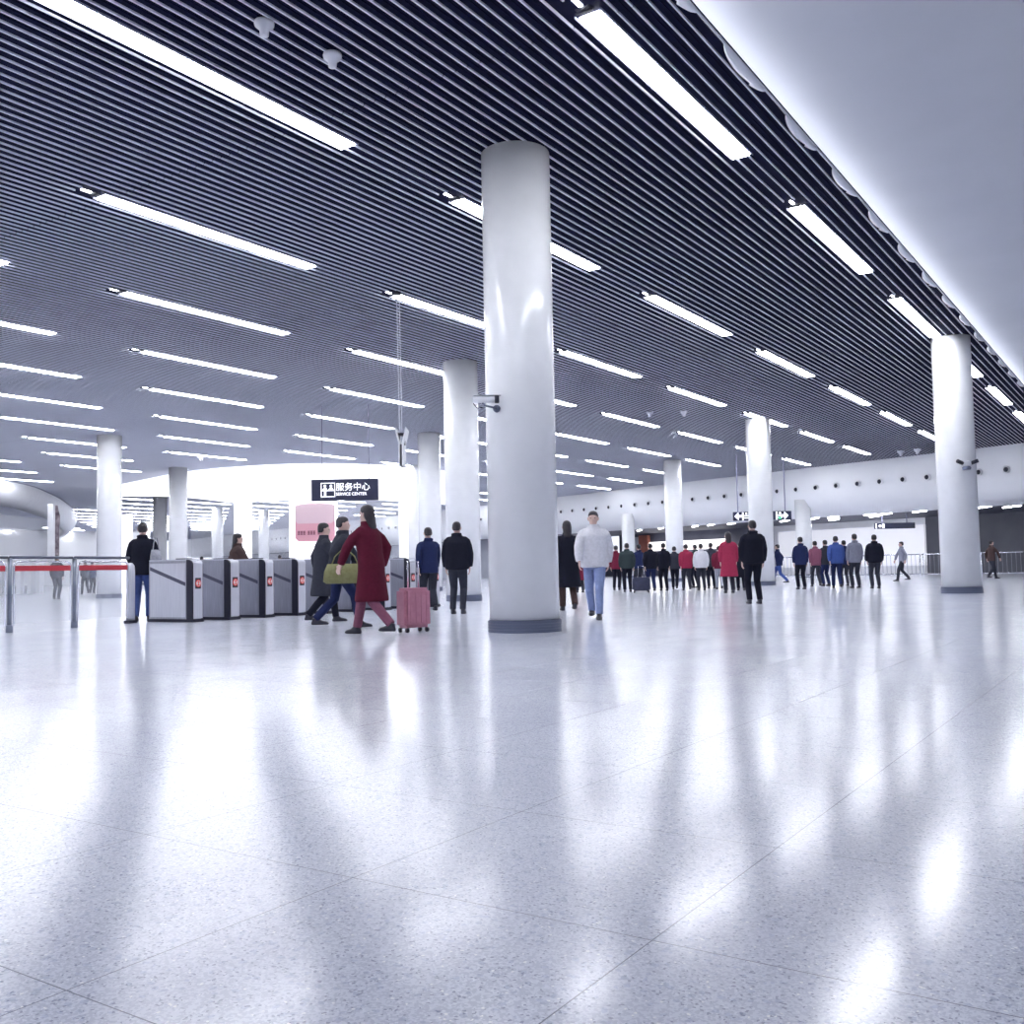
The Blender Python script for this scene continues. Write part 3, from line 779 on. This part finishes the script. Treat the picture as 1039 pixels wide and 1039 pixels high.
def skeleton(P):
    J = {}
    for s, n, st, lift, ar in ((-1, 'l', P['sl'], P['la'], P['al']), (1, 'r', P['sr'], P['lb'], P['ar'])):
        hip = Vector((s*.09, 0, .90)); ank = Vector((s*P['sp'], st, .085 + lift))
        if (ank-hip).length > .84: hip = hip + Vector((0, 0, 0)); ank = hip + (ank-hip).normalized()*.84
        J['hip'+n], J['ank'+n] = hip, ank; J['knee'+n] = knee(hip, ank)
        sh = Vector((s*.175, P['lean'], 1.395)); 
        el = sh + Vector((s*.055, ar*.8, -.275)).normalized()*.29
        fore = Vector((-s*.02 - s*P['eb']*.12, ar*.5 + P['eb'], -1.0 + P['eb']*.75)).normalized()*.245
        wr = el + fore
        J['sh'+n], J['el'+n], J['wr'+n], J['fd'+n] = sh, el, wr, fore.normalized()
    return J
def hip_drop(J): return min(J['ankl'].z, J['ankr'].z) - .085
def build_pose(name):
    P = POSES[name]; J = skeleton(P); out = {}; ln = P['lean']
    # body -----------------------------------------------------------
    bm = bmesh.new()
    rings_loft(bm, [(.80,.10,.08,0,0),(.86,.155,.10,0,0),(.95,.165,.112,0,-.005),(1.08,.140,.098,0,ln*.3),(1.2,.155,.108,0,ln*.6),(1.32,.165,.108,0,ln),(1.38,.135,.088,0,ln),(1.43,.080,.062,0,ln),(1.47,.056,.056,0,ln+.005),(1.53,.053,.055,0,ln+.012)], 24)
    rings_loft(bm, [(1.478,.025,.03,0,ln+.055),(1.49,.042,.055,0,ln+.035),(1.52,.056,.075,0,ln+.022),(1.56,.066,.088,0,ln+.012),(1.60,.072,.094,0,ln+.008),(1.64,.071,.092,0,ln+.003),(1.675,.056,.074,0,ln),(1.695,.03,.04,0,ln-.002),(1.70,.01,.012,0,ln-.002)], 24)
    limb(bm, [(0, ln+.092, 1.605), (0, ln+.112, 1.575), (0, ln+.10, 1.563)], [.008, .014, .012], 8)      # nose
    limb(bm, [(-.022, ln+.094, 1.535), (0, ln+.100, 1.537), (.022, ln+.094, 1.535)], [.006, .009, .006], 8)   # mouth
    limb(bm, [(-.05, ln+.080, 1.618), (0, ln+.096, 1.616), (.05, ln+.080, 1.618)], [.008, .010, .008], 8)     # brow
    for s in (-1, 1):
        limb(bm, [(s*.070, ln+.012, 1.615), (s*.082, ln, 1.605), (s*.078, ln+.008, 1.57), (s*.070, ln+.012, 1.56)], [.010, .014, .011, .007], 8)
    for n, s in (('l', -1), ('r', 1)):
        limb(bm, [J['hip'+n]+Vector((0,0,.03)), J['hip'+n]*.5+J['knee'+n]*.5, J['knee'+n], J['knee'+n]*.6+J['ank'+n]*.4+Vector((0,-.012,0)), J['ank'+n]], [.085, .072, .052, .052, .036])
        a = J['ank'+n]; limb(bm, [a+Vector((0,-.05,-.045)), a+Vector((0,.03,-.045)), a+Vector((0,.13,-.06)), a+Vector((0,.17,-.062))], [.032, .035, .026, .014])
        limb(bm, [J['sh'+n]+Vector((-s*.06,0,-.03)), J['sh'+n]+Vector((-s*.01,0,-.06)), J['sh'+n]*.5+J['el'+n]*.5, J['el'+n], J['el'+n]*.6+J['wr'+n]*.4, J['wr'+n]], [.038, .042, .042, .037, .037, .025])
        w, f = J['wr'+n], J['fd'+n]
        side = Vector((0, 1, 0)); side = (side - f*side.dot(f)).normalized() if abs(f.y) < .9 else Vector((0, 0, 1))
        inw = Vector((-s, 0, 0)); inw = (inw - f*inw.dot(f) - side*inw.dot(side)).normalized()
        for q in (-.018, 0, .018): limb(bm, [w - f*.01 + side*q*.7, w + f*.045 + side*q, w + f*.088 + side*q*1.25], [.014, .0155, .012], 8)
        for q, L in ((.030, .066), (.010, .076), (-.010, .070), (-.030, .055)):
            b0 = w + f*.082 + side*q
            limb(bm, [b0, b0 + f*L*.45 + inw*.006, b0 + f*L*.78 + inw*.020, b0 + f*L*.95 + inw*.034], [.0088, .0084, .0078, .0062], 8)
        b0 = w + f*.025 + side*.022
        limb(bm, [b0, b0 + side*.026 + f*.025 + inw*.008, b0 + side*.032 + f*.055 + inw*.018], [.012, .0098, .0075], 8)
    out['body'] = remeshed(bm, 'body', .0062, 2)
    # trousers --------------------------------------------------------
    bm = bmesh.new()
    rings_loft(bm, [(.80,.155,.115,0,0),(.86,.178,.128,0,0),(.95,.180,.130,0,0),(1.02,.165,.12,0,0)], 20)
    for n in 'lr':
        h, k, a = J['hip'+n], J['knee'+n], J['ank'+n]
        limb(bm, [h+Vector((0,0,.02)), h*.5+k*.5, k, k*.5+a*.5+Vector((0,-.01,0)), a+Vector((0,-.012,.0))], [.098, .088, .070, .064, .058], 14)
    out['trousers'] = remeshed(bm, 'trousers', .011, 3)
    # shoes --------------------------------------------------------------
    for n in 'lr':
        bm = bmesh.new(); a = J['ank'+n]; z0 = a.z - .085
        rings_loft(bm, [(z0,.040,.125,a.x,a.y+.055),(z0+.02,.047,.135,a.x,a.y+.055),(z0+.045,.045,.118,a.x,a.y+.045),(z0+.065,.040,.075,a.x,a.y+.01),(z0+.10,.038,.048,a.x,a.y-.012)], 18, 2.3)
        out['shoe'+n] = remeshed(bm, 'shoe', .009, 2)
    # upper garments ------------------------------------------------------
    def upper(kind):
        puff = {'jacket': .0, 'puffer': .028, 'coat': .012}[kind]; bm = bmesh.new()
        R = [(.80,.190,.140,0,0),(.84,.198,.146,0,0),(.95,.195,.145,0,0),(1.08,.185,.135,0,ln*.3),(1.2,.192,.142,0,ln*.6),(1.32,.196,.142,0,ln),(1.375,.172,.122,0,ln),(1.42,.120,.095,0,ln),(1.45,.088,.082,0,ln),(1.475,.078,.078,0,ln+.005),(1.505,.074,.078,0,ln+.006)]
        R = [(z, rx+puff, ry+puff, cx, cy) if z < 1.36 else (z, rx+puff*.5, ry+puff*.5, cx, cy) for z, rx, ry, cx, cy in R]
        if kind == 'coat': R = [(.46,.25,.20,0,0),(.50,.252,.205,0,0),(.70,.225,.175,0,0)] + R[1:]
        if kind == 'puffer': R[0] = (.82, .20, .15, 0, 0)
        rings_loft(bm, R, 28)
        for n, s in (('l', -1), ('r', 1)):
            sh, el, wr = J['sh'+n], J['el'+n], J['wr'+n]
            q = puff*.7
            limb(bm, [sh+Vector((-s*.085,0,-.002)), sh+Vector((-s*.035,0,-.018)), sh+Vector((-s*.002,0,-.055)), sh*.5+el*.5, el, el*.5+wr*.5, wr - J['fd'+n]*.005], [.045+q*.4, .058+q*.6, .064+q, .062+q, .057+q, .053+q, .045+q*.6], 14)
        if kind != 'coat':
            limb(bm, [(x*.09, -.06-.02*(1-abs(x))+ln, 1.47) for x in (-1, -.5, 0, .5, 1)], .026, 10)
        if kind == 'puffer':
            for z in (.95, 1.06, 1.17, 1.28):
                pass
        return remeshed(bm, kind, .012, 3)
    for kname in ('jacket', 'puffer', 'coat'): out[kname] = upper(kname)
    # hair -----------------------------------------------------------------
    bm = bmesh.new()
    rings_loft(bm, [(1.545,.055,.05,0,ln-.045),(1.57,.072,.066,0,ln-.035),(1.61,.081,.085,0,ln-.018),(1.65,.081,.098,0,ln-.004),(1.685,.067,.088,0,ln-.002),(1.708,.044,.058,0,ln-.004),(1.716,.018,.022,0,ln-.004)], 22)
    out['short'] = remeshed(bm, 'hair', .009, 2)
    bm = bmesh.new()
    rings_loft(bm, [(1.40,.050,.022,0,ln-.10),(1.44,.075,.035,0,ln-.088),(1.50,.082,.05,0,ln-.062),(1.56,.086,.07,0,ln-.04),(1.61,.087,.088,0,ln-.018),(1.65,.085,.101,0,ln-.004),(1.69,.068,.088,0,ln-.002),(1.714,.042,.056,0,ln-.004),(1.722,.018,.022,0,ln-.004)], 22)
    out['long'] = remeshed(bm, 'hair', .009, 2)
    # hood / beanie -----------------------------------------------------------
    bm = bmesh.new(); rings_loft(bm, [(1.615,.084,.104,0,ln),(1.64,.087,.107,0,ln-.002),(1.68,.078,.096,0,ln-.004),(1.715,.055,.068,0,ln-.006),(1.735,.02,.024,0,ln-.006)], 22); out['beanie'] = remeshed(bm, 'hat', .009, 2)
    for s, en in ((-1, 'eyel'), (1, 'eyer')):
        bm = bmesh.new(); lathe(bm, [(.0035, -.010), (.009, -.006), (.0115, 0), (.009, .006), (.0035, .010)], 10, Matrix.Translation((s*.030, ln+.084, 1.598)))
        out[en] = mesh(bm, 'eye', True)
    out['J'] = J; CACHE[name] = out
for n_ in POSES: build_pose(n_)

SKIN = noisy('skin', (.58, .40, .36), (.62, .43, .38), 9, .5)
HAIRM = noisy('black_hair', (.012, .010, .016), (.028, .022, .03), 60, .45)
SHOEM = mat('dark_shoe', (.02, .02, .035), .45); EYEM = mat('eye_dark', (.02, .02, .03), .2)
def cloth(name, c):
    m = noisy('cloth_'+name, tuple(v*.93 for v in c), tuple(min(1, v*1.06) for v in c), 26, .9)
    m.node_tree.nodes['Principled BSDF'].inputs['Specular IOR Level'].default_value = .2
    return m
K = dict(black=(.010,.011,.022), charcoal=(.035,.038,.055), navy=(.018,.026,.085), jeans=(.055,.085,.24), lightjeans=(.24,.30,.52), maroon=(.16,.018,.045), red=(.32,.03,.075), darkred=(.10,.010,.028), white=(.70,.70,.76), grey=(.22,.23,.30), pale=(.50,.52,.60), blue=(.05,.09,.30), green=(.035,.050,.055), brown=(.07,.045,.045), plum=(.22,.08,.13))
COPIES = {}
def part(name, pose, key, m, root):
    ck = (pose, key, m.name)
    if ck not in COPIES:
        me = CACHE[pose][key].copy(); me.materials.clear(); me.materials.append(m); COPIES[ck] = me
    return link(name, COPIES[ck], None, root)
def person(px, d, h, pose, rz, top, topc, legc, label, hair='short', hat=None, bag=None, z=0.0):
    q = at(px, d, z)
    r = empty('person', 'person in ' + label, 'person', q, HEAD + math.radians(rz), 'travellers in the hall')
    J = CACHE[pose]['J']; dz = hip_drop(J)
    s = h/1.70; r.scale = (s, s, s); r.location.z = z - dz*s
    part('body', pose, 'body', SKIN, r); part('trousers', pose, 'trousers', cloth(legc, K[legc]), r)
    part(top, pose, top, cloth(topc, K[topc]), r)
    part('hair', pose, hair, HAIRM, r)
    part('shoe', pose, 'shoel', SHOEM, r); part('shoe', pose, 'shoer', SHOEM, r)
    part('eye', pose, 'eyel', EYEM, r); part('eye', pose, 'eyer', EYEM, r)
    if hat: part('hat', pose, 'beanie', cloth(hat, K[hat]), r)
    return r
ppl = [
 (144, 17.15, 1.69, 'hold', 14, 'jacket', 'black', 'jeans', 'a black jacket and blue jeans standing left of the ticket gates', 'short'),
 (239, 20.0, 1.60, 'walk', -70, 'puffer', 'brown', 'black', 'a dark brown coat passing behind the ticket gates, only head and shoulders showing', 'long'),
 (343, 14.0, 1.58, 'stride', -75, 'puffer', 'charcoal', 'navy', 'a puffy charcoal coat and navy trousers striding in front of the gates', 'short'),
 (376, 12.3, 1.62, 'stride', 62, 'coat', 'darkred', 'plum', 'a long dark red coat and plum trousers hurrying past the gates', 'long'),
 (434, 18.4, 1.58, 'walk', 15, 'jacket', 'navy', 'charcoal', 'a navy jacket, left one of the pair by the middle column', 'short'),
 (463, 17.6, 1.62, 'stand', -8, 'puffer', 'black', 'charcoal', 'a bulky black jacket, right one of the pair by the middle column', 'short'),
 (602, 14.9, 1.62, 'walk', 170, 'puffer', 'white', 'lightjeans', 'a white jacket and light blue jeans walking right of the middle column', 'short'),
 (575, 17.8, 1.62, 'walk', 5, 'coat', 'black', 'brown', 'a long black coat half hidden by the middle column', 'long'),
 (763, 19.4, 1.62, 'stand', 4, 'puffer', 'black', 'black', 'a bulky black jacket standing tall in front of the right-hand crowd', 'short'),
 (587, 31.0, 1.41, 'stand', 10, 'coat', 'maroon', 'charcoal', 'a maroon coat behind the white jacket', 'long'),
 (624, 33.5, 1.49, 'stand', -15, 'jacket', 'maroon', 'black', 'a maroon jacket at the left end of the queue', 'short'),
 (635, 30.5, 1.49, 'stand', 0, 'puffer', 'green', 'black', 'a dark green padded jacket at the left end of the queue', 'short'),
 (647, 33.5, 1.51, 'stand', 25, 'jacket', 'navy', 'charcoal', 'a navy jacket between the dark green and the black jackets', 'short'),
 (659, 30.0, 1.47, 'walk', 0, 'puffer', 'black', 'navy', 'a black padded jacket and navy trousers in the queue', 'short'),
 (672, 31.2, 1.49, 'stand', 5, 'jacket', 'black', 'black', 'a black jacket just left of the column in the queue', 'short'),
 (683, 32.5, 1.41, 'walk', -12, 'puffer', 'charcoal', 'black', 'a charcoal jacket in front of the column in the queue', 'short'),
 (695, 31.0, 1.45, 'walk', 0, 'puffer', 'red', 'charcoal', 'a red padded jacket right of the column in the queue', 'short'),
 (704, 34.5, 1.49, 'stand', 30, 'jacket', 'green', 'black', 'a dark green jacket behind the white one in the queue', 'short'),
 (710, 30.8, 1.44, 'stand', 0, 'puffer', 'white', 'charcoal', 'a pale white jacket and dark trousers in the queue', 'short'),
 (720, 33.0, 1.51, 'stand', 0, 'jacket', 'charcoal', 'black', 'a charcoal jacket between the white and the red ones', 'short'),
 (728, 31.4, 1.38, 'walk', -8, 'puffer', 'maroon', 'pale', 'a maroon padded jacket and pale trousers in the queue', 'short'),
 (738, 27.2, 1.66, 'stand', 0, 'coat', 'red', 'charcoal', 'a long red coat just left of the big black jacket', 'long'),
 (750, 29.5, 1.43, 'stand', -5, 'coat', 'black', 'black', 'a long black coat hidden behind the big black jacket', 'short'),
 (789, 38.5, 1.55, 'stride', 60, 'jacket', 'navy', 'blue', 'a navy jacket half hidden behind the right side of the column', 'short'),
 (811, 29.6, 1.55, 'stand', 5, 'jacket', 'navy', 'black', 'a dark navy jacket left of the blue group at the right', 'short'),
 (826, 32.5, 1.50, 'walk', 0, 'jacket', 'plum', 'charcoal', 'a plum jacket between the two navy jackets', 'short'),
 (836, 33.0, 1.52, 'stand', 20, 'jacket', 'charcoal', 'navy', 'a charcoal jacket in the blue group at the right', 'short'),
 (847, 30.0, 1.58, 'walk', -10, 'puffer', 'blue', 'navy', 'a blue padded jacket in the group at the right', 'short'),
 (855, 33.0, 1.50, 'stand', 0, 'jacket', 'navy', 'charcoal', 'a navy jacket just behind the blue padded one', 'short'),
 (866, 29.9, 1.62, 'stand', 4, 'jacket', 'grey', 'charcoal', 'a blue-grey jacket, left one of the couple by the railing', 'short'),
 (886, 29.0, 1.56, 'stand', -4, 'puffer', 'black', 'charcoal', 'a black jacket, right one of the couple by the railing', 'short'),
 (914, 39.0, 1.55, 'walk', 80, 'jacket', 'grey', 'charcoal', 'a grey jacket walking along the railing left of the right column', 'short'),
 (1004, 40.0, 1.55, 'walk', -80, 'jacket', 'brown', 'charcoal', 'a brown jacket by the railing right of the right column', 'short'),
 (57, 37.0, 1.62, 'stand', 0, 'jacket', 'black', 'black', 'a black jacket seen through the glass barrier at the left', 'short'),
 (86, 47.0, 1.60, 'walk', 40, 'jacket', 'charcoal', 'black', 'a charcoal jacket far behind the dark barrier post', 'short'),
 (93, 49.5, 1.58, 'stand', 0, 'jacket', 'navy', 'black', 'a navy jacket far behind the left column', 'short'),
 (204, 45.0, 1.62, 'stand', 0, 'jacket', 'charcoal', 'black', 'a charcoal jacket in front of the pavilion, left of the brown coat', 'short'),
 (283, 44.5, 1.60, 'stand', 0, 'jacket', 'navy', 'black', 'a navy jacket in front of the pavilion, right of the brown coat', 'short'),
 (326, 15.6, 1.56, 'walk', -70, 'coat', 'charcoal', 'black', 'a long dark grey coat, leftmost of three hurrying past the gates', 'short'),
]
for p_ in ppl: person(*p_)
# things carried
def tote(px, d, z, rz, w, h, th, m, label, name='shoulder_bag'):
    r = empty(name, label, 'bag', at(px, d, z), HEAD + math.radians(rz))
    bm = bmesh.new(); rings_loft(bm, [(0, w*.85, th*.8, 0, 0), (.03, w, th, 0, 0), (h*.6, w*.95, th*.9, 0, 0), (h, w*.8, th*.45, 0, 0)], 18, 3); obj('bag_body', bm, m, r, True)
    bm = bmesh.new(); tube(bm, [(-w*.6, 0, h*.95), (-w*.45, -.0, h+.1), (-.03, 0, h+.2), (.03, 0, h+.2), (w*.45, 0, h+.1), (w*.6, 0, h*.95)], .009, 8); obj('strap', bm, m, r, True)
    return r
tote(157.5, 17.15, .93, 78, .15, .30, .055, noisy('grey_canvas', (.30,.31,.36), (.38,.39,.45), 30, .8), 'grey shoulder bag hanging at the right side of the person in blue jeans')
tote(349, 13.6, .62, 0, .30, .27, .13, noisy('olive_canvas', (.17,.17,.07), (.21,.21,.10), 20, .8), 'olive yellow duffel bag carried beside the charcoal coat', 'duffel_bag')
def suitcase(px, d, rz, w, h, th, m, label):
    r = empty('suitcase', label, 'suitcase', at(px, d), HEAD + math.radians(rz))
    bm = bmesh.new(); bm_box(bm, -w/2, w/2, -th/2, th/2, .06, h); obj('shell', bm, m, r, bevel=.04)
    bm = bmesh.new()
    for i in range(4): bm_box(bm, -w/2+.08+i*(w-.16)/3.0-.008, -w/2+.08+i*(w-.16)/3.0+.008, -th/2-.008, th/2+.008, .12, h-.06)
    obj('rib', bm, m, r)
    bm = bmesh.new(); tube(bm, [(-.08, 0, h-.02), (-.08, 0, h+.33), (.08, 0, h+.33), (.08, 0, h-.02)], .011, 8); obj('handle', bm, M_CHROME, r, True)
    for sx in (-1, 1):
        for sy in (-1, 1):
            bm = bmesh.new(); tube(bm, [(sx*(w/2-.05)-.015, sy*(th/2-.04), .03), (sx*(w/2-.05)+.015, sy*(th/2-.04), .03)], .03, 12); obj('wheel', bm, M_BLACK, r, True)
    return r
suitcase(418, 12.6, 40, .40, .56, .24, noisy('rose_pink_shell', (.48,.20,.28), (.54,.24,.32), 12, .4), 'rose pink suitcase rolling behind the dark red coat')
suitcase(596, 31.6, 10, .30, .34, .2, M_BLACK, 'small black suitcase beside the maroon coat')
suitcase(649, 29.3, -10, .52, .46, .3, noisy('navy_shell', (.02,.025,.06), (.035,.04,.09), 12, .4), 'navy suitcase standing in front of the queue')

# ------------------------------------------------------------------ world, camera, view
w = bpy.data.worlds.new('hall_fill'); S.world = w; w.use_nodes = True  # even background glow added as fill light
bg = w.node_tree.nodes['Background']; bg.inputs[0].default_value = (.66, .69, .80, 1); bg.inputs[1].default_value = .6
cam = bpy.data.cameras.new('camera'); co = bpy.data.objects.new('camera', cam); C.objects.link(co); S.camera = co
cam.sensor_width = 36; cam.lens = 1004/1039*36; cam.clip_end = 400; cam.clip_start = .05
pt = math.atan(58/1004); rl = math.atan(.02)
F_ = Vector((CA*math.cos(pt), SA*math.cos(pt), math.sin(pt))); Rv = Vector((SA, -CA, 0)); Uv = Rv.cross(F_)
R2 = Rv*math.cos(rl) - Uv*math.sin(rl); U2 = Uv*math.cos(rl) + Rv*math.sin(rl)
mw = Matrix((R2, U2, -F_)).transposed().to_4x4(); mw.translation = (0, 0, EYE); co.matrix_world = mw
vs_ = S.view_settings; vs_.view_transform = 'Standard'; vs_.look = 'None'; vs_.gamma = 1; vs_.use_curve_mapping = False; vs_.exposure = 1.42
